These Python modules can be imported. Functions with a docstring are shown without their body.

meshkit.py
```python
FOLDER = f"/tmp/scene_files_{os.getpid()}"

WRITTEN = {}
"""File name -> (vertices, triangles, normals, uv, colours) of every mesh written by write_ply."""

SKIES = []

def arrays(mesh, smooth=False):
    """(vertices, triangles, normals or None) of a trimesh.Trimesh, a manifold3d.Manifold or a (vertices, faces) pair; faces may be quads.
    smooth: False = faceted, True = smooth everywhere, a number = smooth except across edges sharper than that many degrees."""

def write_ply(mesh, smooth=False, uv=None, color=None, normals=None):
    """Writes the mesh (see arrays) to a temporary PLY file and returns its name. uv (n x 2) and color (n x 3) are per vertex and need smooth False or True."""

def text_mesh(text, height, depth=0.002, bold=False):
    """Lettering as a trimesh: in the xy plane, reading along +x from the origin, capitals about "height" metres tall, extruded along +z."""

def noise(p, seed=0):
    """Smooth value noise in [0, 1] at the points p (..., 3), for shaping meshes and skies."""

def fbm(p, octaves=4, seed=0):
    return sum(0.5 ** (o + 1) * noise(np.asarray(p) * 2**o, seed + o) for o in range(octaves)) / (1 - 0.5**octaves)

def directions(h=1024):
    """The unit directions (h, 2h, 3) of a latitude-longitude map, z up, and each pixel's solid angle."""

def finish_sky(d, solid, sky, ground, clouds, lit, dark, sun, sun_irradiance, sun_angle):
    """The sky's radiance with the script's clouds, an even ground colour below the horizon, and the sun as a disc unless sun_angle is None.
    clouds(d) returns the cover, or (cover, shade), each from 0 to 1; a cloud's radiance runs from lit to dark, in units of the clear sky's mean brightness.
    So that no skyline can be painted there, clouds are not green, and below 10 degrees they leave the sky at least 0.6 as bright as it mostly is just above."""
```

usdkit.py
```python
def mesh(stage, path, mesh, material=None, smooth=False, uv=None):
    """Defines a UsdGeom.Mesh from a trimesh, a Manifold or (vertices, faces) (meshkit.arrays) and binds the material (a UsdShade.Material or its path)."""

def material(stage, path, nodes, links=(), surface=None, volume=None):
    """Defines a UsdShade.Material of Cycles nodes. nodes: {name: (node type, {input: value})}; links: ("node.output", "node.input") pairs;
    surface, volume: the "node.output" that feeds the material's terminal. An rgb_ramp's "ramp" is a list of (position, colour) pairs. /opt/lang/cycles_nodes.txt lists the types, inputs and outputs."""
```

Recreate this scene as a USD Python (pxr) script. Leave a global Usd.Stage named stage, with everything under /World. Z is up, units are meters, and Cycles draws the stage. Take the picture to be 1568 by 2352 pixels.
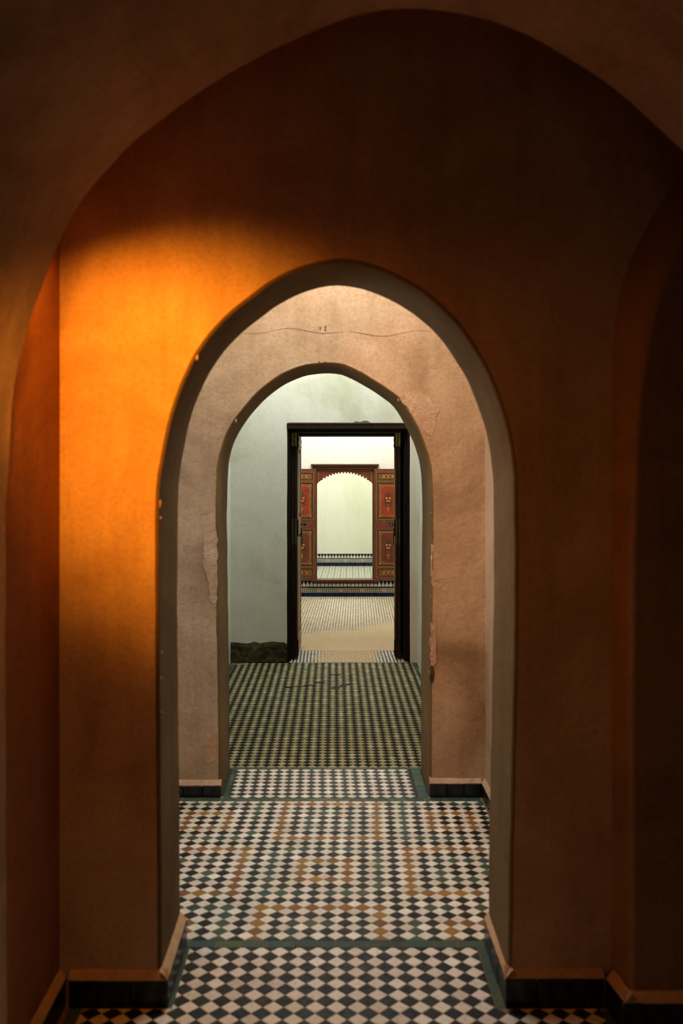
import math, random
import numpy as np, trimesh
from shapely.geometry import Polygon, Point, box as sbox, LineString
from shapely.prepared import prep
from shapely.ops import unary_union
from shapely import affinity
from pxr import Usd, UsdGeom, UsdLux, UsdShade, Gf, Sdf, Vt
import usdkit, meshkit

random.seed(7)
rng = np.random.default_rng(7)
stage = Usd.Stage.CreateInMemory()
UsdGeom.SetStageUpAxis(stage, 'Z'); UsdGeom.SetStageMetersPerUnit(stage, 1.0)
UsdGeom.Xform.Define(stage, '/World'); UsdGeom.Scope.Define(stage, '/World/Looks'); UsdGeom.Scope.Define(stage, '/World/Lights')

# ---------------------------------------------------------------- camera
F, VX, VY, H = 2050.0, 750.0, 1085.0, 1.6           # focal length and vanishing point in pixels of 1568 x 2352, eye height
cam = UsdGeom.Camera.Define(stage, '/World/Camera')
cam.AddTranslateOp().Set((0, 0, H)); cam.AddRotateXOp().Set(90.0)
cam.CreateHorizontalApertureAttr(24.0); cam.CreateVerticalApertureAttr(36.0)
cam.CreateFocalLengthAttr(24.0 * F / 1568)
cam.CreateHorizontalApertureOffsetAttr((784 - VX) / 1568 * 24.0)
cam.CreateVerticalApertureOffsetAttr((VY - 1176) / 1568 * 24.0)
cam.CreateFStopAttr(2.8); cam.CreateFocusDistanceAttr(8.5)
cam.CreateExposureAttr(0.0)
cam.CreateClippingRangeAttr(Gf.Vec2f(0.05, 100))

# ---------------------------------------------------------------- light: daylight from ceiling lights and side windows, one warm spot lamp, an added fill behind the viewer
def rect_light(name, loc, w, h, inten, color, rot=(0, 0, 0)):
    l = UsdLux.RectLight.Define(stage, '/World/Lights/' + name)
    l.AddTranslateOp().Set(loc); l.AddRotateXYZOp().Set(rot)
    l.CreateWidthAttr(w); l.CreateHeightAttr(h); l.CreateIntensityAttr(inten); l.CreateColorAttr(color)
    return l
CEIL = 3.1
rect_light('skylight_arch_room', (-0.05, 3.93, CEIL + .22), 1.1, 0.55, 24.0, (1.0, .90, .76))
rect_light('window_arch_room', (-1.62, 3.72, 1.75), 0.8, 1.0, 6.0, (.66, .85, 1.0), (0, -90, 0))
rect_light('skylight_long_room', (0.0, 7.0, CEIL + .22), 1.1, 0.6, 18.5, (1.0, 1.0, .97))
rect_light('skylight_sunny_room', (0.2, 10.6, CEIL + .22), 2.2, 1.1, 13.5, (1.0, .97, .90))
rect_light('skylight_end_room', (0.2, 13.9, CEIL + .22), 2.0, 1.3, 17.0, (1.0, 1.0, .90))
rect_light('added_passage_fill', (0.2, -2.36, 1.0), 1.4, 1.9, .22, (1.0, .82, .54), (90, 0, 0))  # unseen fill light added behind the viewer to lift the dark bay and vault
def spot_lamp(name, pos, target, inten, cone, radius, color):
    l = UsdLux.SphereLight.Define(stage, '/World/Lights/' + name); p, t = np.array(pos), np.array(target)
    d = (t - p) / np.linalg.norm(t - p)
    l.AddTranslateOp().Set(tuple(map(float, p))); l.AddRotateZOp().Set(math.degrees(math.atan2(-d[0], d[1]))); l.AddRotateXOp().Set(90 + math.degrees(math.asin(d[2])))
    l.CreateRadiusAttr(radius); l.CreateIntensityAttr(inten); l.CreateColorAttr(color)
    sh = UsdLux.ShapingAPI.Apply(l.GetPrim()); sh.CreateShapingConeAngleAttr(cone); sh.CreateShapingConeSoftnessAttr(1.0)
# two warm spot lamps at the left of the first arch: one in the passage aimed at the arch wall, one high in the bay aimed down along it
spot_lamp('passage_spot_lamp', (-.60, 1.50, 1.95), (-.42, 2.685, 1.72), 820.0, 31.0, .06, (1.0, .33, .02))
spot_lamp('bay_spot_lamp', (-.67, 2.32, 2.34), (-.27, 2.62, .9), 1350.0, 76.0, .02, (1.0, .31, .02))

# ---------------------------------------------------------------- helpers
def at(x, y, D): return ((x - VX) / F * D, D, H - (y - VY) / F * D)
def depth(y): return H * F / (y - VY)
used, base_of = {}, {}
def numbered(path):
    n = used.get(path, 0); used[path] = n + 1
    return path if n == 0 else f'{path}_{n:03d}'
def tag(prim, label=None, cat=None, group=None, kind=None):
    for k, v in (('label', label), ('category', cat), ('group', group), ('kind', kind)):
        if v: prim.SetCustomDataByKey(k, v)
def thing(name, label, cat, loc=(0, 0, 0), group=None, kind=None):
    p = numbered('/World/' + name)
    x = UsdGeom.Xform.Define(stage, p); x.AddTranslateOp().Set(tuple(map(float, loc)))
    base_of[p] = np.array(loc, float); tag(x.GetPrim(), label, cat, group, kind)
    return p
def color_of(m, mesh_prim, col):
    UsdGeom.PrimvarsAPI(mesh_prim).CreatePrimvar('tile_color', Sdf.ValueTypeNames.Color3fArray, 'vertex').Set(Vt.Vec3fArray.FromNumpy(np.asarray(col, np.float32)))
def part(parent, name, mesh, mat, label=None, smooth=False, kind=None, col=None):
    p = numbered(parent + '/' + name)
    root = '/'.join(p.split('/')[:3])
    if hasattr(mesh, 'vertices'): v, f = np.array(mesh.vertices, float), np.array(mesh.faces)
    else: v, f = np.array(mesh[0], float), np.array(mesh[1])
    m = usdkit.mesh(stage, p, (v - base_of[root], f), mat, smooth=smooth)
    if col is not None: color_of(p, m, np.broadcast_to(col, v.shape))
    tag(m.GetPrim(), label, None, None, kind)
    return p
def cat(ms): return trimesh.util.concatenate([m if hasattr(m, 'vertices') else trimesh.Trimesh(*m, process=False) for m in ms])
def box(x0, x1, y0, y1, z0, z1, c=0.0):
    if c <= 0:
        return trimesh.creation.box(bounds=[[x0, y0, z0], [x1, y1, z1]])
    pts = []
    for sx in (0, 1):
        for sy in (0, 1):
            for sz in (0, 1):
                X, Y, Z = (x0, x1)[sx], (y0, y1)[sy], (z0, z1)[sz]
                dx, dy, dz = (c, -c)[sx], (c, -c)[sy], (c, -c)[sz]
                pts += [(X, Y + dy, Z + dz), (X + dx, Y, Z + dz), (X + dx, Y + dy, Z)]
    return trimesh.convex.convex_hull(np.array(pts))
def extrude_front(poly, y, t):
    """an (x, z) polygon standing in the plane y, its front at y and its back at y + t"""
    out = []
    for g in getattr(poly, 'geoms', [poly]):
        if g.is_empty or g.geom_type != 'Polygon': continue
        m = trimesh.creation.extrude_polygon(g, t, engine='earcut')
        v = m.vertices.copy(); m.vertices = np.stack([v[:, 0], y + t - v[:, 2], v[:, 1]], 1)
        out.append(m)
    return cat(out)
def wobble(v, amp, scale, seed=0):
    v = np.asarray(v, float)
    return v + amp * 2 * np.stack([meshkit.fbm(v * scale, 3, seed + 11 * k) - .5 for k in range(3)], 1)
def smooth_line(pts, step=.03):
    """the points of a traced curve resampled through a gently smoothed spline"""
    from scipy.interpolate import PchipInterpolator
    p = np.array(pts, float); s = np.concatenate([[0], np.cumsum(np.linalg.norm(np.diff(p, axis=0), axis=1))])
    n = max(4, int(s[-1] / step)); t = np.linspace(0, s[-1], n)
    return np.stack([PchipInterpolator(s, p[:, k])(t) for k in range(2)], 1)
def grid_fill(poly, cell):
    """triangles filling an (x, z) polygon, cut along a grid so that the pieces stay compact"""
    x0, z0, x1, z1 = poly.bounds; vs, fs, n = [], [], 0
    P = prep(poly)
    for i in range(int(math.floor(x0 / cell)), int(math.ceil(x1 / cell))):
        for j in range(int(math.floor(z0 / cell)), int(math.ceil(z1 / cell))):
            c = sbox(i * cell, j * cell, (i + 1) * cell, (j + 1) * cell)
            if not P.intersects(c): continue
            g = c if P.contains(c) else poly.intersection(c)
            for q in getattr(g, 'geoms', [g]):
                if q.geom_type != 'Polygon' or q.area < 1e-8: continue
                v, f = trimesh.creation.triangulate_polygon(q, engine='earcut')
                vs.append(v); fs.append(f + n); n += len(v)
    return np.vstack(vs), np.vstack(fs)
def arch_wall(x0, x1, z1, notch, y0, y1, r=.012, amp=.006, jit=.002, cell=.1, z0=-.06, seed=0, back=None):
    """a plaster wall between y0 and y1 with an opening down to the floor, its edges rounded and its faces uneven"""
    n = np.array(notch, float); t = np.gradient(n, axis=0); t /= np.linalg.norm(t, axis=1, keepdims=True)
    nor = np.stack([-t[:, 1], t[:, 0]], 1)
    nor[0] = (-1, 0); nor[-1] = (1, 0)
    n2 = n if back is None else np.array(back, float)
    prof = [(r * (1 - math.sin(a)), y0 + r * (1 - math.cos(a))) for a in np.linspace(0, math.pi / 2, 5)]
    k = max(1, int(round((y1 - y0 - 2 * r) / .1)))
    prof += [(0, y0 + r + (y1 - y0 - 2 * r) * i / k) for i in range(1, k)]
    prof += [(r * (1 - math.cos(a)), y1 - r + r * math.sin(a)) for a in np.linspace(0, math.pi / 2, 5)]
    rings = []
    for off, y in prof:
        u = np.clip((y - y0) / (y1 - y0), 0, 1)
        q = n * (1 - u) + n2 * u + nor * off
        rings.append(np.stack([q[:, 0], np.full(len(q), y), q[:, 1]], 1))
    m, L = len(n), len(rings)
    V = np.vstack(rings); fs = []
    for a in range(L - 1):
        i = np.arange(m - 1) + a * m
        fs += [np.stack([i, i + 1, i + m + 1], 1), np.stack([i, i + m + 1, i + m], 1)]
    parts_ = [trimesh.Trimesh(V, np.vstack(fs), process=False)]
    for ring, y, flip in ((rings[0], y0, False), (rings[-1], y1, True)):
        pl = Polygon([(x0, z0)] + [(a, c) for a, _, c in ring] + [(x1, z0), (x1, z1), (x0, z1)]).buffer(0)
        v, f = grid_fill(pl, cell)
        v = np.stack([v[:, 0], np.full(len(v), y), v[:, 1]], 1)
        w = trimesh.Trimesh(v, f, process=False)
        nrm = np.cross(v[f[:, 1]] - v[f[:, 0]], v[f[:, 2]] - v[f[:, 0]])[:, 1]
        want = 1 if flip else -1
        bad = nrm * want < 0; f = f.copy(); f[bad] = f[bad][:, ::-1]
        parts_.append(trimesh.Trimesh(v, f, process=False))
    for c in (((x0, y0, z0), (x0, y1, z0), (x0, y1, z1), (x0, y0, z1)), ((x1, y0, z0), (x1, y0, z1), (x1, y1, z1), (x1, y1, z0)), ((x0, y0, z1), (x0, y1, z1), (x1, y1, z1), (x1, y0, z1))):
        parts_.append(trimesh.Trimesh(np.array(c), [[0, 1, 2], [0, 2, 3]], process=False))
    out = []
    for w in (parts_[0], cat(parts_[1:])):
        w.merge_vertices(digits_vertex=5)
        v = wobble(w.vertices, amp, 1.7, seed); v = wobble(v, jit, 11, seed + 5)
        out.append(trimesh.Trimesh(v, w.faces, process=False))
    return out                                            # the lining of the opening, the faces

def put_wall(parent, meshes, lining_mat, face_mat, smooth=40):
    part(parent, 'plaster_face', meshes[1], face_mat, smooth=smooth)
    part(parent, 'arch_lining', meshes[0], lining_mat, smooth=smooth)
# ---------------------------------------------------------------- materials
def mat(name, nodes, links, surface='p.BSDF', volume=None): return usdkit.material(stage, '/World/Looks/' + name, nodes, links, surface=surface, volume=volume)
def plaster(name, dark, mid, light, stain=None, scale=1.2, bump=.35, rough=.9, speck=.06, streak=.5):
    nodes = {
        'g': ('geometry', {}),
        'n1': ('noise_texture', {'scale': scale, 'detail': 6.0, 'roughness': .62, 'distortion': .6}),
        'r1': ('rgb_ramp', {'ramp': [(.30, dark), (.48, mid), (.70, light)]}),
        'ms': ('mapping', {'scale': (9.0, 9.0, 1.1)}),
        'n2': ('noise_texture', {'scale': 1.0, 'detail': 5.0, 'roughness': .65}),
        'r2': ('rgb_ramp', {'ramp': [(.32, (.72, .68, .62)), (.55, (1, 1, 1))]}),
        'n3': ('noise_texture', {'scale': 70.0, 'detail': 4.0, 'roughness': .6}),
        'r3': ('rgb_ramp', {'ramp': [(.35, (1 - speck * 3,) * 3), (.55, (1, 1, 1))]}),
        'm1': ('mix_color', {'blend_type': 'multiply', 'fac': streak}),
        'm2': ('mix_color', {'blend_type': 'multiply', 'fac': .8}),
        'n4': ('noise_texture', {'scale': 16.0, 'detail': 7.0, 'roughness': .6, 'distortion': .4}),
        'b': ('bump', {'strength': bump, 'distance': .012}),
        'p': ('principled_bsdf', {'roughness': rough, 'specular_ior_level': .2})}
    links = [('g.position', 'n1.vector'), ('n1.fac', 'r1.fac'), ('g.position', 'ms.vector'), ('ms.vector', 'n2.vector'), ('n2.fac', 'r2.fac'),
             ('g.position', 'n3.vector'), ('n3.fac', 'r3.fac'), ('r1.color', 'm1.a'), ('r2.color', 'm1.b'), ('m1.result', 'm2.a'), ('r3.color', 'm2.b'),
             ('m2.result', 'p.base_color'), ('g.position', 'n4.vector'), ('n4.fac', 'b.height'), ('b.normal', 'p.normal')]
    return mat(name, nodes, links)
M = {}
M['plaster_warm'] = plaster('plaster_warm', (.27, .175, .10), (.46, .325, .205), (.60, .455, .32), scale=1.5)
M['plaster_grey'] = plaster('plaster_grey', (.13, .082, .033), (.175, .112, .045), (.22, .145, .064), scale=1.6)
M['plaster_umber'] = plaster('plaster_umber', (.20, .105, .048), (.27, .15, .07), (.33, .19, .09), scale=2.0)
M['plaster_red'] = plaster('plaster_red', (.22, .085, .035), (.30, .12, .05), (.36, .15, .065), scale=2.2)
M['plaster_ochre'] = plaster('plaster_ochre', (.46, .27, .14), (.58, .37, .21), (.66, .45, .28), scale=2.2)
M['plaster_pink'] = plaster('plaster_pink', (.42, .29, .185), (.51, .36, .24), (.60, .44, .315), scale=9.0, bump=.9)
M['plaster_green'] = plaster('plaster_green', (.45, .45, .32), (.645, .655, .565), (.73, .75, .68), scale=.9, streak=.12, bump=.14, speck=.025)
M['plaster_white'] = plaster('plaster_white', (.70, .68, .58), (.78, .77, .68), (.82, .81, .75), scale=.8, bump=.12, streak=.08, speck=.015)
M['plaster_cream'] = plaster('plaster_cream', (.62, .62, .46), (.70, .71, .57), (.74, .76, .66), scale=.7, bump=.12, streak=.10, speck=.015)
M['plaster_rough'] = plaster('plaster_rough', (.02, .017, .010), (.06, .045, .022), (.17, .125, .06), scale=11.0, bump=.8)
def tile_mat(name, rough=.45, dusty=None, spec=.14):
    nodes = {
        'a': ('attribute', {'attribute': 'tile_color'}), 'g': ('geometry', {}),
        'n': ('noise_texture', {'scale': 55.0, 'detail': 5.0, 'roughness': .65}),
        'r': ('rgb_ramp', {'ramp': [(.30, (.62, .58, .52)), (.50, (1, 1, 1)), (.8, (1.0, 1.0, 1.0))]}),
        'm': ('mix_color', {'blend_type': 'multiply', 'fac': .75}),
        'rr': ('map_range', {'from_min': .3, 'from_max': .7, 'to_min': rough - .12, 'to_max': rough + .2}),
        'n2': ('noise_texture', {'scale': 22.0, 'detail': 4.0, 'roughness': .6}),
        'b': ('bump', {'strength': .12, 'distance': .002}),
        'p': ('principled_bsdf', {'specular_ior_level': spec})}
    links = [('g.position', 'n.vector'), ('n.fac', 'r.fac'), ('a.color', 'm.a'), ('r.color', 'm.b'), ('n.fac', 'rr.value'), ('rr.result', 'p.roughness'),
             ('g.position', 'n2.vector'), ('n2.fac', 'b.height'), ('b.normal', 'p.normal')]
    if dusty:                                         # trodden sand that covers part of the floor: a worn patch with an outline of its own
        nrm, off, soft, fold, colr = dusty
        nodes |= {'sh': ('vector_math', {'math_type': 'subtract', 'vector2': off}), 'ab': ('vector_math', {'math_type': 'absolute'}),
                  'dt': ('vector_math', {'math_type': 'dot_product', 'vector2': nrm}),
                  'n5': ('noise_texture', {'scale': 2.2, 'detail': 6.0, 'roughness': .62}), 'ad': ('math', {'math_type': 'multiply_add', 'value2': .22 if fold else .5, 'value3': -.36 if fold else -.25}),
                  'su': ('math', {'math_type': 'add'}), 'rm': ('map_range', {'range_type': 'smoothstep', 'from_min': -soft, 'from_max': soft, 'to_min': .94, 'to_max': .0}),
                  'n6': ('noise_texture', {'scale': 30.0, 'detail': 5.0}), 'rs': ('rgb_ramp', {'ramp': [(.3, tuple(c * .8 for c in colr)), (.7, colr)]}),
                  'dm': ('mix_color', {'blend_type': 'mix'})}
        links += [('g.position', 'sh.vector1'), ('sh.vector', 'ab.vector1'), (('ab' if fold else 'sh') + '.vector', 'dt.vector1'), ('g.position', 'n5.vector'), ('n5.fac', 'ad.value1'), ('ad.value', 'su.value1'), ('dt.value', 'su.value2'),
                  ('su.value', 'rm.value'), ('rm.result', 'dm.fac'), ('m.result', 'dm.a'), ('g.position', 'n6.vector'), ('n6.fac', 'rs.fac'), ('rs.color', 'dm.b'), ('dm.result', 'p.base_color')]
        if not fold: del nodes['ab']; links = [l for l in links if 'ab.' not in l[0] + l[1]]
    else:
        links += [('m.result', 'p.base_color')]
    return mat(name, nodes, links)
M['tile'] = tile_mat('glazed_tile')
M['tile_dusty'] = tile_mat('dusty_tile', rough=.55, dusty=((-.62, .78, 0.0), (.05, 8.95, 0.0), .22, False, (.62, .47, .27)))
M['tile_trodden'] = tile_mat('trodden_tile', rough=.55, dusty=((1.0, .0, 0.0), (.18, 0.0, 0.0), .10, True, (.52, .37, .20)))
M['tile_worn'] = tile_mat('worn_tile', rough=.66, spec=.05)
M['tile_gloss'] = tile_mat('gloss_tile', rough=.34)
def plain(name, col, rough=.6, noise=.25, scale=18.0, spec=.4, metal=0.0, stretch=None, bump=.2):
    nodes = {'g': ('geometry', {}), 'mp': ('mapping', {'scale': stretch or (1.0, 1.0, 1.0)}),
             'n': ('noise_texture', {'scale': scale, 'detail': 5.0, 'roughness': .6}),
             'r': ('rgb_ramp', {'ramp': [(.3, tuple(c * (1 - noise) for c in col)), (.7, tuple(min(1, c * (1 + noise)) for c in col))]}),
             'b': ('bump', {'strength': bump, 'distance': .003}),
             'p': ('principled_bsdf', {'roughness': rough, 'specular_ior_level': spec, 'metallic': metal})}
    return mat(name, nodes, [('g.position', 'mp.vector'), ('mp.vector', 'n.vector'), ('n.fac', 'r.fac'), ('r.color', 'p.base_color'), ('n.fac', 'b.height'), ('b.normal', 'p.normal')])
M['grout'] = plain('grout', (.20, .13, .075), .95, .4, 30)
M['grout_sand'] = plain('grout_sand', (.40, .31, .19), .95, .3, 30)
M['grout_black'] = plain('grout_black', (.022, .022, .014), .95, .4, 30)
M['grout_dark'] = plain('grout_dark', (.05, .045, .03), .95, .4, 30)
M['skirting_tile'] = plain('skirting_tile', (.006, .008, .012), .28, .5, 30, bump=.1)
M['wood_dark'] = plain('wood_dark', (.009, .006, .0035), .65, .6, 14, stretch=(5, 5, .6), spec=.1)
M['wood_brown'] = plain('wood_brown', (.075, .028, .012), .55, .4, 14, stretch=(5, 5, .6), spec=.3)
M['wood_door'] = plain('wood_door', (.019, .009, .005), .6, .5, 14, stretch=(5, 5, .6), spec=.15)
M['wood_red'] = plain('wood_red', (.135, .033, .012), .55, .35, 12, stretch=(4, 4, .8))
M['wood_leaf'] = plain('wood_leaf', (.30, .20, .11), .6, .3, 12, stretch=(5, 5, .6))
M['brass'] = plain('brass', (.16, .135, .016), .5, .35, 40)
M['brass_dark'] = plain('brass_dark', (.035, .032, .008), .6, .5, 40)
M['iron'] = plain('iron', (.012, .012, .014), .35, .4, 30, spec=.6)
M['paint_red'] = plain('paint_red', (.25, .032, .008), .5, .35, 9)
M['paint_maroon'] = plain('paint_maroon', (.13, .028, .010), .5, .3, 9)
M['paint_gold'] = plain('paint_gold', (.50, .20, .032), .5, .2, 30)
M['paint_brown'] = plain('paint_brown', (.17, .068, .018), .5, .3, 20)
M['paint_green'] = plain('paint_green', (.028, .032, .018), .5, .3, 20)
M['paint_flower'] = plain('paint_flower', (.72, .30, .05), .5, .25, 60)
M['paint_leaf'] = plain('paint_leaf', (.05, .028, .012), .6, .3, 40)
M['slate'] = plain('slate', (.10, .105, .075), .7, .3, 12)

# ---------------------------------------------------------------- planes of the building along the passage
A0B, PIER, W1F, W1B, W2F, W2B, DRF, DRB, WNF, ENDF = 2.234, 2.56, 2.685, 3.03, 4.41, 4.82, 7.506, 7.98, 11.51, 15.26
def trace(pts, D): return [(at(x, y, D)[0], at(x, y, D)[2]) for x, y in pts]
# the vaulted passage that the camera stands in
a0 = trace([(22, 1105), (24, 1040), (25.5, 1000), (30.6, 910), (38, 859), (48.5, 808), (66, 747), (87, 691), (110, 630), (130, 576), (158, 514), (184, 469), (209, 436), (240, 400), (300, 335), (370, 280),
            (450, 220), (555, 155), (650, 105), (750, 62), (840, 32), (930, 22), (1000, 26), (1100, 45), (1200, 80), (1300, 135), (1400, 200), (1480, 268), (1568, 350), (1650, 440), (1730, 560), (1800, 700), (1845, 850), (1860, 1000), (1860, 1105)], A0B)
a0 = [(-.797, -.06), (-.800, .8), (-.803, 1.545)] + [(-.797, 1.568)] + a0[1:] + [(a0[-1][0], -.06)]
w = thing('wall_near', 'dim brown plaster vault of the passage the viewer stands in, framing everything', 'wall', (0, 0, 0), kind='structure')
put_wall(w, arch_wall(-1.5, 2.0, 3.5, smooth_line(a0, .05), -2.4, A0B, r=.008, amp=.005, seed=3), M['plaster_warm'], M['plaster_warm'])
w = thing('wall_back', 'plaster end wall of the passage behind the viewer', 'wall', kind='structure')
part(w, 'plaster', box(-1.5, 2.0, -2.6, -2.4, -.06, 3.5), M['plaster_warm'])
# left wall of the bay, the right hand pier and the first arch
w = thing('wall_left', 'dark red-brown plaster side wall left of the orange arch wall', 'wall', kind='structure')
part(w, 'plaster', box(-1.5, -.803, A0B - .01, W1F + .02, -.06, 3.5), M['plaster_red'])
pf = trace([(1451, 2300), (1451, 1600), (1453, 1300), (1457, 1065), (1463.5, 937), (1476, 844), (1489, 767), (1506, 691), (1527, 631), (1553, 572), (1590, 500), (1640, 420), (1720, 320), (1840, 200), (1960, 100), (2100, 20)], PIER)
pb = trace([(1401, 2300), (1401, 1600), (1401, 1300), (1401, 1065), (1401, 937), (1402, 844), (1404, 767), (1412, 691), (1428, 631), (1453, 572), (1490, 500), (1545, 420), (1630, 320), (1745, 200), (1860, 100), (1990, 20)], W1F + .01)
pf, pb = smooth_line(pf, .04), smooth_line(pb, .04)
n_ = min(len(pf), len(pb)); rs = lambda p: np.stack([np.interp(np.linspace(0, 1, 60), np.linspace(0, 1, len(p)), p[:, k]) for k in range(2)], 1)
pf, pb = rs(pf), rs(pb); pf[0, 1] = pb[0, 1] = -.06
def pier_mesh(pf, pb, ya, yb, xr):
    r = .012; rows = []
    for off, y in [(r * (1 - math.sin(a)), ya + r * (1 - math.cos(a))) for a in np.linspace(0, math.pi / 2, 5)] + [(0, ya + (yb - ya) * k / 4) for k in (2, 3, 4)]:
        u = (y - ya) / (yb - ya); q = pf * (1 - u) + pb * u
        rows.append(np.stack([q[:, 0] + off, np.full(len(q), y), q[:, 1]], 1))
    m = len(pf); V = np.vstack(rows); fs = []
    for a in range(len(rows) - 1):
        i = np.arange(m - 1) + a * m; fs += [np.stack([i, i + 1, i + m + 1], 1), np.stack([i, i + m + 1, i + m], 1)]
    pl = Polygon([(a, c) for a, _, c in rows[0]] + [(xr, rows[0][-1][2]), (xr, -.06)]).buffer(0)
    v, f = grid_fill(pl, .1); v = np.stack([v[:, 0], np.full(len(v), ya), v[:, 1]], 1)
    w = cat([trimesh.Trimesh(V, np.vstack(fs), process=False), trimesh.Trimesh(v, f, process=False)]); w.merge_vertices(digits_vertex=5)
    v = wobble(wobble(w.vertices, .004, 1.9, 9), .0015, 11, 21)
    return trimesh.Trimesh(v, w.faces, process=False)
w = thing('wall_right', 'dark plaster pier with flaring arch edge at right, before the orange wall', 'wall', kind='structure')
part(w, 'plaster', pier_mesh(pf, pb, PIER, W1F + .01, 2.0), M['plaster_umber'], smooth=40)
part(w, 'return_wall', box(1.85, 2.0, A0B, PIER + .05, -.06, 3.5), M['plaster_ochre'])
a1 = [(372, 2316), (370, 2000), (367, 1700), (366, 1400), (366, 1199), (368, 1117), (378, 1044), (391, 976), (410, 912), (428, 868), (448.5, 827), (487, 771), (528, 727), (575, 689), (633, 648), (692, 620), (751, 605.5), (780, 603),
      (824, 608), (874, 623), (927, 648), (968, 673), (1009, 707), (1050, 748), (1088, 803), (1114, 847), (1135, 897), (1152.5, 947), (1166, 1000), (1176, 1059), (1180, 1103), (1181, 1199), (1180, 1400), (1176, 1700), (1170, 2000), (1166, 2316)]
a1 = smooth_line(trace(a1, W1F), .03); a1[0, 1] = a1[-1, 1] = -.06
w = thing('wall_front', 'plaster wall with pointed arch, glowing orange at its upper left', 'wall', kind='structure')
W1 = w
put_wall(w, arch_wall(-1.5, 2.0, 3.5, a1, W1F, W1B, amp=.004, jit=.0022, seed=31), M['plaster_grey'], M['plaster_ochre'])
# the second arch
a2 = [(507, 1834), (505, 1600), (502, 1400), (500, 1199), (503, 1073), (510, 1035), (522, 1000), (542, 965), (563, 938), (589, 909), (619, 883), (663, 856), (707, 842), (751, 838), (780, 840), (815, 853), (847, 871), (883, 894), (915, 918), (944, 962),
      (962, 997), (974, 1029), (984, 1067), (989, 1117), (990, 1199), (988, 1400), (986, 1600), (985, 1834)]
a2 = smooth_line(trace(a2, W2F), .03); a2[0, 1] = a2[-1, 1] = -.06
w = thing('wall_front', 'beige-pink plaster wall with smaller pointed arch in the middle distance', 'wall', kind='structure')
W2 = w
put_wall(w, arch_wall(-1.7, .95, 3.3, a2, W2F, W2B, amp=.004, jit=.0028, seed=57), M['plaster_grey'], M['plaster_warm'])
def blob_plate(pts, y, t, seed, jit=.009):
    p = smooth_line(list(pts) + [pts[0]], .012)[:-1]
    q = p + jit * 2 * np.stack([meshkit.fbm(np.c_[p * 45, p[:, :1] * 0], 4, seed + k) - .5 for k in range(2)], 1)
    return extrude_front(Polygon(q).buffer(0), y - t, t + .006)
for pts, sd in (([(919, 916), (930, 903), (950, 900), (975, 905), (995, 928), (1007, 940), (1001, 962), (997, 985), (990, 1002), (975, 990), (960, 972), (942, 945)], 1),
                ([(990, 1252), (1004, 1250), (1015, 1246), (1035, 1252), (1046, 1268), (1057, 1300), (1045, 1322), (1022, 1340), (1000, 1352), (990, 1340), (988, 1300)], 2),
                ([(470, 1220), (490, 1205), (499, 1230), (499, 1330), (494, 1395), (484, 1380), (478, 1340), (468, 1290)], 3),
                ([(988, 1432), (996, 1430), (1000, 1455), (1001, 1505), (994, 1528), (988, 1525)], 4),
                ([(478, 1700), (497, 1680), (499, 1740), (480, 1752), (466, 1738)], 6)):
    part(W2, 'plaster_patch', blob_plate(trace(pts, W2F), W2F, .0012, sd), M['plaster_pink'] if sd != 6 else M['plaster_ochre'], label='lighter repaired plaster patch' if sd < 5 else None)
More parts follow.
